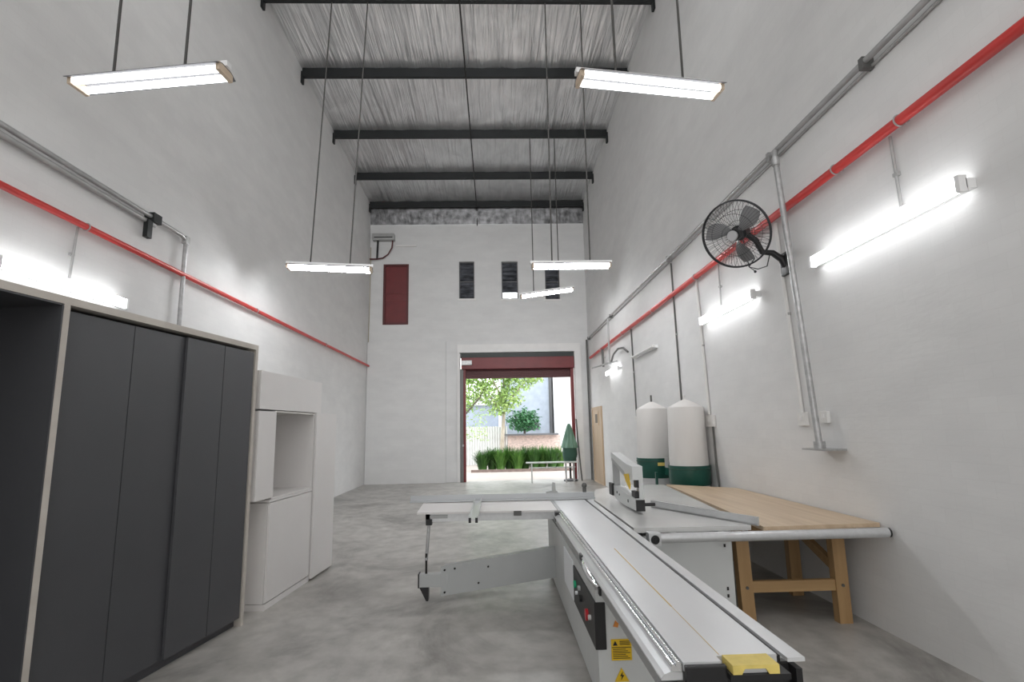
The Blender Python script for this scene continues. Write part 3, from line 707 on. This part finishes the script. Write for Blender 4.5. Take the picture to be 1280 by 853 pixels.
m = MB(); m.box(-.90, 1.0, 5.80, 5.825, Z+.004, Z+.068); m.box(-.90, 1.0, 5.76, 5.80, Z+.004, Z+.018)
fb = m.build('crosscut_fence', M['alu_mid'], S)
m = MB(); m.prism([(.50, Z+.068), (.62, Z+.068), (.615, Z+.085), (.60, Z+.09), (.595, Z+.17), (.57, Z+.175), (.56, Z+.09), (.50, Z+.082)], 5.84, 'y', 5.79)
m.build('flip_stop', M['alu_dark'], fb)
m = MB(); m.cyl((.90, 5.81, Z+.068), (.90, 5.81, Z+.11), .02, n=10).ball((.90, 5.81, Z+.135), .028, n=12); m.build('fence_knob', M['rod_grey'], fb)
# swing arm and support post
def arm_pt(u): return (.58-1.09*u, 5.35-.30*u)
(x0, y0), (x1, y1) = arm_pt(0), arm_pt(1)
m = MB(); V = m.bm.verts.new; o = Vector((.03, .1, 0))
pts = [(x0, y0, .13), (x0, y0, .405), (x1, y1, .315), (x1, y1, .07)]
A = [V(p) for p in pts]; Bq = [V(Vector(p)+o) for p in pts]
m.bm.faces.new(A); m.bm.faces.new(Bq[::-1])
for k in range(4): m.bm.faces.new((A[k], Bq[k], Bq[(k+1) % 4], A[(k+1) % 4]))
am = m.build('swing_arm', M['machine_mid'], S)
for u, z in ((.97, .285), (.97, .10), (.89, .29), (.62, .28), (.70, .15)):
    px_, py_ = arm_pt(u); MB().cyl((px_, py_+.004, z), (px_-.002, py_-.008, z), .009, n=8).build('arm_bolt', M['rod_dark'], am)
m = MB(); m.box(-.70, -.45, 5.06, 5.14, .145, .25); m.build('arm_extension', M['machine_mid'], S)
m = MB(); m.box(-.712, -.70, 5.055, 5.145, .14, .255); m.prism([(-.70, .144), (-.62, .144), (-.622, .03), (-.64, .03)], 5.14, 'y', 5.06); m.build('arm_end', M['black'], S)
m = MB(); m.cyl((-.645, 5.10, .25), (-.645, 5.10, .42), .010, n=10); m.build('post_screw', M['rod_dark'], S)
m = MB(); m.cyl((-.645, 5.10, .36), (-.628, 5.16, Z-.085), .014, n=12); m.build('support_post', M['galv'], S)
B(-.655, -.60, 5.12, 5.18, Z-.115, Z-.065, bev=.006).build('post_head', M['black'], S)
S_children_done = True

# yellow push block lying on the near end of the sliding table
t = thing('push_block', 'small yellow wooden block on the near end of the sliding table', 'block', (.775, 1.82, Z-.022))
m = MB(); m.prism([(.708, Z-.022), (.735, Z-.022), (.745, Z-.006), (.81, Z-.006), (.82, Z-.022), (.852, Z-.022), (.852, Z+.004), (.708, Z+.004)], 1.858, 'y', 1.775)
m.build('block', M['yellow_wood'], t)
B(.738, .817, 1.785, 1.856, Z-.0215, Z-.0065).build('insert', M['alu'], t)

# ------------------------------------------------------------------ workbench by the right wall
t = thing('workbench', 'timber workbench with pale oak top against the right wall', 'workbench', (2.35, 5.2, 0))
MB().prism([(1.905, 4.02), (2.785, 4.06), (2.785, 6.45), (2.13, 7.02)], .772, 'z', .742).build('bench_top', M['bench_top'], t)
m = B(1.95, 2.76, 4.30, 4.38, .66, .741); m.build('top_bearer', M['bench_rail'], t)
B(2.12, 2.76, 6.25, 6.33, .66, .741).build('top_bearer', M['bench_rail'], t)
def leg(x, y, dx): MB().prism([(x, 0), (x+.098, 0), (x+.098+dx, .66), (x+dx, .66)], y+.075, 'y', y).build('leg', M['bench_leg'], t)
leg(1.835, 4.32, -.015); leg(2.57, 4.32, 0); leg(2.13, 6.25, 0); leg(2.62, 6.25, 0)
cr = B(1.92, 2.57, 4.335, 4.375, .235, .315).build('stretcher', M['bench_rail'], t)
for x in (1.88, 2.62): MB().cyl((x, 4.322, .275), (x, 4.312, .275), .012, n=8).build('bolt', M['rod_grey'], t)
B(2.20, 2.64, 6.265, 6.305, .235, .315).build('stretcher', M['bench_rail'], t)
leg(2.59, 5.02, 0)
m = MB(); R = Matrix.Translation((2.64, 4.72, .49)) @ Matrix.Rotation(.36, 4, 'X'); m.box(-.02, .02, -.34, .34, -.035, .035, R); m.build('brace', M['bench_rail'], t)
B(2.06, 2.76, 5.02, 5.09, .66, .741).build('top_bearer', M['bench_rail'], t)

# ------------------------------------------------------------------ dust collector
t = thing('dust_collector', 'twin bag dust collector with white bags and green drums behind the bench', 'dust collector', (2.45, 7.8, 0))
def bags(c, r, zd0, zd1, zt):
    MB().lathe([(r*.96, 0.06), (r*1.0, .25), (r*.98, .5), (r*1.0, zd0)], (c[0], c[1], 0), 32).build('collection_bag', M['bag_low'], t)
    dm = MB().lathe([(r*1.02, zd0), (r*1.06, zd0+.02), (r*1.06, zd1-.03), (r*1.08, zd1-.03), (r*1.08, zd1), (r*.9, zd1)], (c[0], c[1], 0), 40).build('drum', M['green'], t)
    MB().ring((c[0], c[1], zd1-.045), r*1.07, .007, (0, 0, 1), 40, 6).build('clamp_band', M['cover_dark'], dm)
    prof = [(r*1.0, zd1), (r*1.0, zd1+.08), (r*.975, zd1+.35), (r*.94, zt-.125), (r*.91, zt-.105), (r*.6, zt-.062), (r*.25, zt-.018), (.02, zt)]
    MB().lathe(prof, (c[0], c[1], 0), 40).build('filter_bag', M['bag'], t)
bags((2.535, 7.30), .25, .735, .985, 1.85)
bags((2.365, 8.30), .248, .75, 1.035, 1.87)
B(2.43, 2.54, 7.5, 8.15, .80, .92).build('duct', M['green'], t)
MB().cyl((2.44, 7.76, .925), (2.44, 7.76, 1.06), .085, n=24).build('motor', M['galv_dull'], t)
MB().tube([(2.40, 7.62, 1.03), (2.375, 7.58, 1.0), (2.365, 7.56, .9), (2.37, 7.56, .8), (2.42, 7.6, .74)], .022, 8).build('hose', M['black'], t)
B(2.33, 2.45, 8.015, 8.032, .93, .975).build('maker_plate', M['yellow_wood'], t)
MB().tube([(2.365, 8.30, 1.86), (2.365, 8.30, 1.97)], .014, 6).build('hanger', M['rod_grey'], t)
MB().tube([(2.535, 7.30, 1.84), (2.535, 7.30, 1.90)], .008, 6).build('hanger', M['bag'], t)
m = B(2.25, 2.75, 7.05, 8.55, .03, .07)
for x in (2.28, 2.70):
    for y in (7.1, 8.5): m.cyl((x, y, 0), (x, y, .03), .03, n=10)
m.build('base_frame', M['green'], t)
for x in (2.22, 2.74): B(x, x+.03, 7.78, 7.82, .07, .86).build('upright', M['green'], t)

# ------------------------------------------------------------------ outside
struct(B(-9, 12, YB+.35, 40, -.14, -.02).build('ground', M['apron']), 'pale concrete yard outside the roller shutter', 'ground')
# white trestle bench by the opening
t = thing('trestle_bench', 'narrow white metal bench standing in the shutter opening', 'bench', (1.5, 15.55, 0))
B(.80, 2.24, 15.45, 15.68, .535, .57, bev=.008).build('bench_top', M['bench_white'], t)
m = B(.92, 2.18, 15.55, 15.58, .40, .43); m.build('rail', M['bench_white'], t)
for x in (.94, 1.90, 2.12):
    for y in (15.48, 15.63):
        B(x, x+.03, y, y+.03, 0, .535).build('leg', M['bench_white'] if x < 1 else M['galv_dull'], t)
# green covered parasol
px_, py_ = 2.09, 15.95
t = thing('covered_parasol', 'folded parasol in a green cloth cover standing at the right of the opening', 'parasol', (px_, py_, 0))
m = MB(); n = 40; prof = [(.03, 1.62), (.06, 1.56), (.10, 1.42), (.15, 1.24), (.20, 1.06), (.235, .93)]; rings = []
for r_, z in prof:
    rings.append([m.bm.verts.new((px_+r_*(1+.10*math.sin(9*2*PI*k/n))*math.cos(2*PI*k/n), py_+.7*r_*(1+.10*math.sin(9*2*PI*k/n))*math.sin(2*PI*k/n), z)) for k in range(n)])
for A, Bv in zip(rings, rings[1:]):
    for k in range(n): m.bm.faces.new((A[k], A[(k+1) % n], Bv[(k+1) % n], Bv[k]))
m.bm.faces.new(rings[0]); m.smooth = True
m.build('cover', M['cover_green'], t)
MB().lathe([(.10, .50), (.18, .58), (.215, .74), (.205, .92), (.1, 1.0)], (px_, py_, 0), 28, (1, .7)).build('lower_cover', M['cover_dark'], t)
MB().cyl((px_, py_, .05), (px_, py_, .55), .03, n=12).build('pole', M['rod_dark'], t)
MB().lathe([(.2, 0), (.2, .04), (.06, .07)], (px_, py_, 0), 24).build('foot', M['grey_ledge'], t)
tag(MB().tube([(2.27, 15.7, 1.75), (2.29, 15.7, 1.3), (2.33, 15.7, .7), (2.38, 15.7, .02)], .022, 8).build('leaning_pole', M['rod_grey']), 'dark grey pole leaning in the opening beside the green parasol', 'pole')
# kerb and planting bed
tag(B(-.95, 3.2, 20.0, 20.12, -.02, .07).build('kerb', mat('weathered_kerb', (.20, .15, .13), .85, var=.2)), 'low weathered kerb in front of the planted bed outside', 'kerb')
def blade_plant(x, y, h, spread, n, m_, label):
    t = thing('strap_leaf_plant', label, 'plant', (x, y, -.02), group='plants in the bed outside the shutter')
    m = MB()
    for k in range(n):
        a = random.uniform(0, 2*PI); hh = h*random.uniform(.65, 1.05); sp = spread*random.uniform(.1, 1.)
        dx, dy = math.cos(a), math.sin(a); w_ = random.uniform(.018, .036)
        sx, sy = -dy*w_, dx*w_; prev = None
        for i in range(5):
            f = i/4; r_ = sp*f**1.7; z = hh*(f-.18*f**3*(sp/spread)); ww = (1-.9*f)
            r0 = .03+.13*(k % 7)/7; p = (x+dx*(r0+r_), y+dy*(r0+r_), z)
            A = m.bm.verts.new((p[0]+sx*ww, p[1]+sy*ww, p[2]-.02)); Bv = m.bm.verts.new((p[0]-sx*ww, p[1]-sy*ww, p[2]-.02))
            if prev: m.bm.faces.new((prev[0], prev[1], Bv, A))
            prev = (A, Bv)
    m.build('leaves', m_, t)
    MB().cyl((x, y, -.02), (x, y, .12), .05, .03, 8).build('crown', M['bark_dark'], t)
kinds = ['dark', 'dark', 'light green', 'dark', 'light green', 'dark', 'dark', 'light green', 'dark', 'light green']
xs_ = [-.55, -.2, .12, .45, .74, 1.03, 1.35, 1.68, 2.0, 2.32]; hs_ = [.80, .92, .86, .95, .8, .93, .95, .92, .9, .88]
pl = ['dark strap-leaved plant at the left end of the bed, spilling over the kerb', 'tall dark strap-leaved plant second from the left in the bed', 'light green strap-leaved plant third from the left in the bed',
      'dark strap-leaved plant fourth from the left, left of the bed centre', 'short light green strap-leaved plant left of the bench end', 'tall dark strap-leaved plant just above the left end of the white bench',
      'dark strap-leaved plant behind the middle of the white bench', 'light green strap-leaved plant behind the bench, third from the right', 'dark strap-leaved plant second from the right in the bed', 'light green strap-leaved plant beside the green parasol']
for k in range(10): blade_plant(xs_[k], 20.5+.3*(k % 2), hs_[k], .42, 330, M['blade2' if kinds[k] != 'dark' else 'blade'], pl[k])
# tree
def leaves(m, n, fn, size):
    for _ in range(n):
        p = Vector(fn()); d = Vector((random.uniform(-1, 1), random.uniform(-1, 1), random.uniform(-.9, .35))).normalized()*size*random.uniform(.6, 1.3)
        m.leaf(p, d, size*.24, (random.uniform(-1, 1), random.uniform(-1, 1), 1))
t = thing('tree', 'loose leafy tree with pale trunk outside the opening', 'tree', (.2, 22.5, -.02))
MB().tube([(.22, 22.5, -.02), (.20, 22.5, .9), (.26, 22.5, 1.7), (.32, 22.5, 2.4), (.30, 22.5, 3.6), (.2, 22.5, 4.8)], [.10, .08, .07, .06, .04, .02], 10).build('trunk', M['bark'], t)
brs = [[(.3, 22.5, 2.0), (-.3, 22.3, 2.9), (-.9, 22.2, 3.4), (-1.6, 22.2, 3.8)], [(.3, 22.5, 2.3), (.8, 22.4, 3.0), (1.3, 22.4, 3.5)], [(.31, 22.5, 2.6), (-.1, 22.2, 3.4), (-.5, 22.1, 4.2)],
       [(-2.2, 22.0, 1.2), (-1.4, 22.0, 1.95), (-.7, 22.0, 2.75), (-.3, 22.1, 3.5)], [(.32, 22.5, 2.8), (.6, 22.6, 3.6), (1.0, 22.5, 4.4)]]
for b_ in brs: MB().tube(b_, [.05]+[.035]*(len(b_)-2)+[.012], 7).build('branch', M['bark_dark'] if b_[0][0] < -2 else M['bark'], t)
cl = [(-.2, 22.4, 3.0, .7), (.5, 22.3, 2.75, .55), (-.9, 22.2, 3.2, .6), (.9, 22.4, 3.4, .55), (-.4, 22.2, 3.9, .8), (.6, 22.5, 4.1, .8), (-1.3, 22.2, 2.6, .45), (.1, 22.3, 2.35, .4), (1.5, 22.4, 3.7, .45), (-1.4, 22.1, 3.7, .6)]
def canopy():
    c = random.choices(cl, [k[3]**2 for k in cl])[0]
    while True:
        v = Vector((random.uniform(-1, 1), random.uniform(-1, 1), random.uniform(-1, 1)))
        if v.length < 1: break
    return (c[0]+v.x*c[3]*1.15, c[1]+v.y*c[3]*.8, c[2]+v.z*c[3]*.75)
m = MB(); leaves(m, 5200, canopy, .17)
leaves(m, 520, lambda: (random.uniform(-1.75, -.35), 22.1+random.uniform(-.2, .2), random.uniform(1.05, 2.5)), .11)
m.build('foliage', M['leaf'], t)
t = thing('shrub', 'round blue-green shrub on the ledge in front of the blue-grey house wall', 'shrub', (1.15, 23.6, 1.29))
def bush():
    while True:
        v = Vector((random.gauss(0, .45), random.gauss(0, .45), random.gauss(0, .45)))
        if v.length < .85 + .15*math.sin(9*math.atan2(v.z, v.x)): break
    return (1.15+v.x*.92, 23.6+v.y*.35, max(1.47, 1.86+v.z*.66))
m = MB(); leaves(m, 1300, bush, .16); m.build('foliage', M['leaf_blue'], t)
m = MB(); m.tube([(1.18, 23.6, 1.29), (1.2, 23.6, 1.6), (1.1, 23.6, 1.9)], [.05, .04, .02], 8); m.build('stem', M['bark_dark'], t)
# fence, brick wall, houses
t = thing('corrugated_fence', 'white corrugated sheet fence behind the tree on the left', 'fence', (-1., 24.2, -.02))
m = MB(); n = 160; up = []; lo = []
for k in range(n+1):
    x = -4.+4.45*k/n; y = 24.2+.03*math.sin(k*PI/2.)
    lo.append(m.bm.verts.new((x, y, -.02))); up.append(m.bm.verts.new((x, y, 1.62)))
for k in range(n): m.bm.faces.new((lo[k], lo[k+1], up[k+1], up[k]))
m.build('sheet', M['fence_w'], t)
B(-4, .45, 24.24, 24.29, 1.5, 1.57).build('rail', M['galv_dull'], t)
t = thing('garden_wall', 'faded pink brick wall with dark ledge behind the bed', 'wall', (1.5, 23.9, -.02))
B(.46, 2.75, 23.8, 24.3, -.02, 1.22).build('brickwork', M['brick'], t)
B(.30, 2.62, 23.35, 24.35, 1.22, 1.285).build('ledge', M['grey_ledge'], t)
t = thing('house', 'pale blue-grey house wall with dark corner behind the shrub', 'building', (1.9, 25.5, -.02))
B(.2, 2.42, 25.2, 27, -.02, 4.2).build('wall', M['house_blue'], t)
B(2.42, 2.56, 25.15, 27, -.02, 4.6).build('corner_pier', M['grey_ledge'], t)
f = B(1.55, 1.95, 25.17, 25.2, 1.45, 1.75).build('window', M['win_frame'], t)
B(1.58, 1.92, 25.16, 25.17, 1.48, 1.72).build('pane', M['glass_dark'], f)
t = thing('house', 'bright white rendered house wall at the right of the opening', 'building', (3.5, 24.9, -.02))
B(2.62, 6.5, 24.6, 27, -.02, 5.2).build('wall', M['house_white'], t)
MB().cyl((2.74, 24.53, -.02), (2.74, 24.53, 5.), .06, n=12).build('downpipe', M['house_white'], t)
t = thing('house', 'pale house far behind the tree on the left', 'building', (-2.2, 28, -.02))
B(-5.5, .1, 27.5, 30, -.02, 2.7).build('wall', M['house_blue'], t)
MB().prism([(-5.8, 2.7), (.3, 2.7), (-.4, 3.2), (-5.2, 3.2)], 30, 'y', 27.3).build('roof', M['house_white'], t)

# ------------------------------------------------------------------ camera
f_px, p, y_, r_ = 679.363, .16049, .030266, -.019169
M3 = [[0.99945106, -0.0271946, -0.01892148], [0.01432401, -0.16027968, 0.9869677], [0.02987293, 0.98669695, 0.15980216]]
cam = bpy.data.cameras.new('camera'); cam.sensor_width = 36; cam.lens = 36*f_px/1280
cam.clip_start = .05; cam.clip_end = 200
co = bpy.data.objects.new('camera', cam); COL.objects.link(co)
rt_, up_, fw_ = [Vector(v) for v in M3]
co.matrix_world = Matrix(((rt_.x, up_.x, -fw_.x, 0), (rt_.y, up_.y, -fw_.y, 0), (rt_.z, up_.z, -fw_.z, 1.5), (0, 0, 0, 1)))
SC.camera = co

# ------------------------------------------------------------------ light
w_ = bpy.data.worlds.new('overcast_sky'); SC.world = w_; w_.use_nodes = True
bg = w_.node_tree.nodes['Background']; bg.inputs[0].default_value = (.93, .97, 1, 1); bg.inputs[1].default_value = 4.4
def area(name, loc, rot, sx, sy, e, col=(1, 1, 1), spread=180):
    l = bpy.data.lights.new(name, 'AREA'); l.spread = rd(spread); l.shape = 'RECTANGLE'; l.size = sx; l.size_y = sy; l.energy = e; l.color = col
    o = bpy.data.objects.new(name, l); COL.objects.link(o); o.location = loc; o.rotation_euler = rot; return o
area('front_fill_light', (-.5, YF+.1, 4.6), (rd(90), 0, 0), 6.2, 8.4, 200, (1, .995, .985))  # added fill inside the closed front wall, standing in for daylight
area('roof_fill_light', (-.5, .5, 4.4), (rd(180+8), 0, 0), 4.5, 3., 120, (1, 1, 1), 110)  # added upward fill to brighten the foil, no fixture here
area('back_wall_fill_light', (-.5, 2.6, 7.2), (rd(80), 0, 0), 5.6, 1.6, 62, (.98, .99, 1), 75)  # added out-of-view fill aimed at the back wall, no fixture
SC.view_settings.view_transform = 'Standard'
SC.view_settings.look = 'None'
SC.view_settings.exposure = 0.0
SC.cycles.use_denoising = True
SC.cycles.max_bounces = 8
SC.cycles.diffuse_bounces = 5
SC.cycles.sample_clamp_indirect = 6.
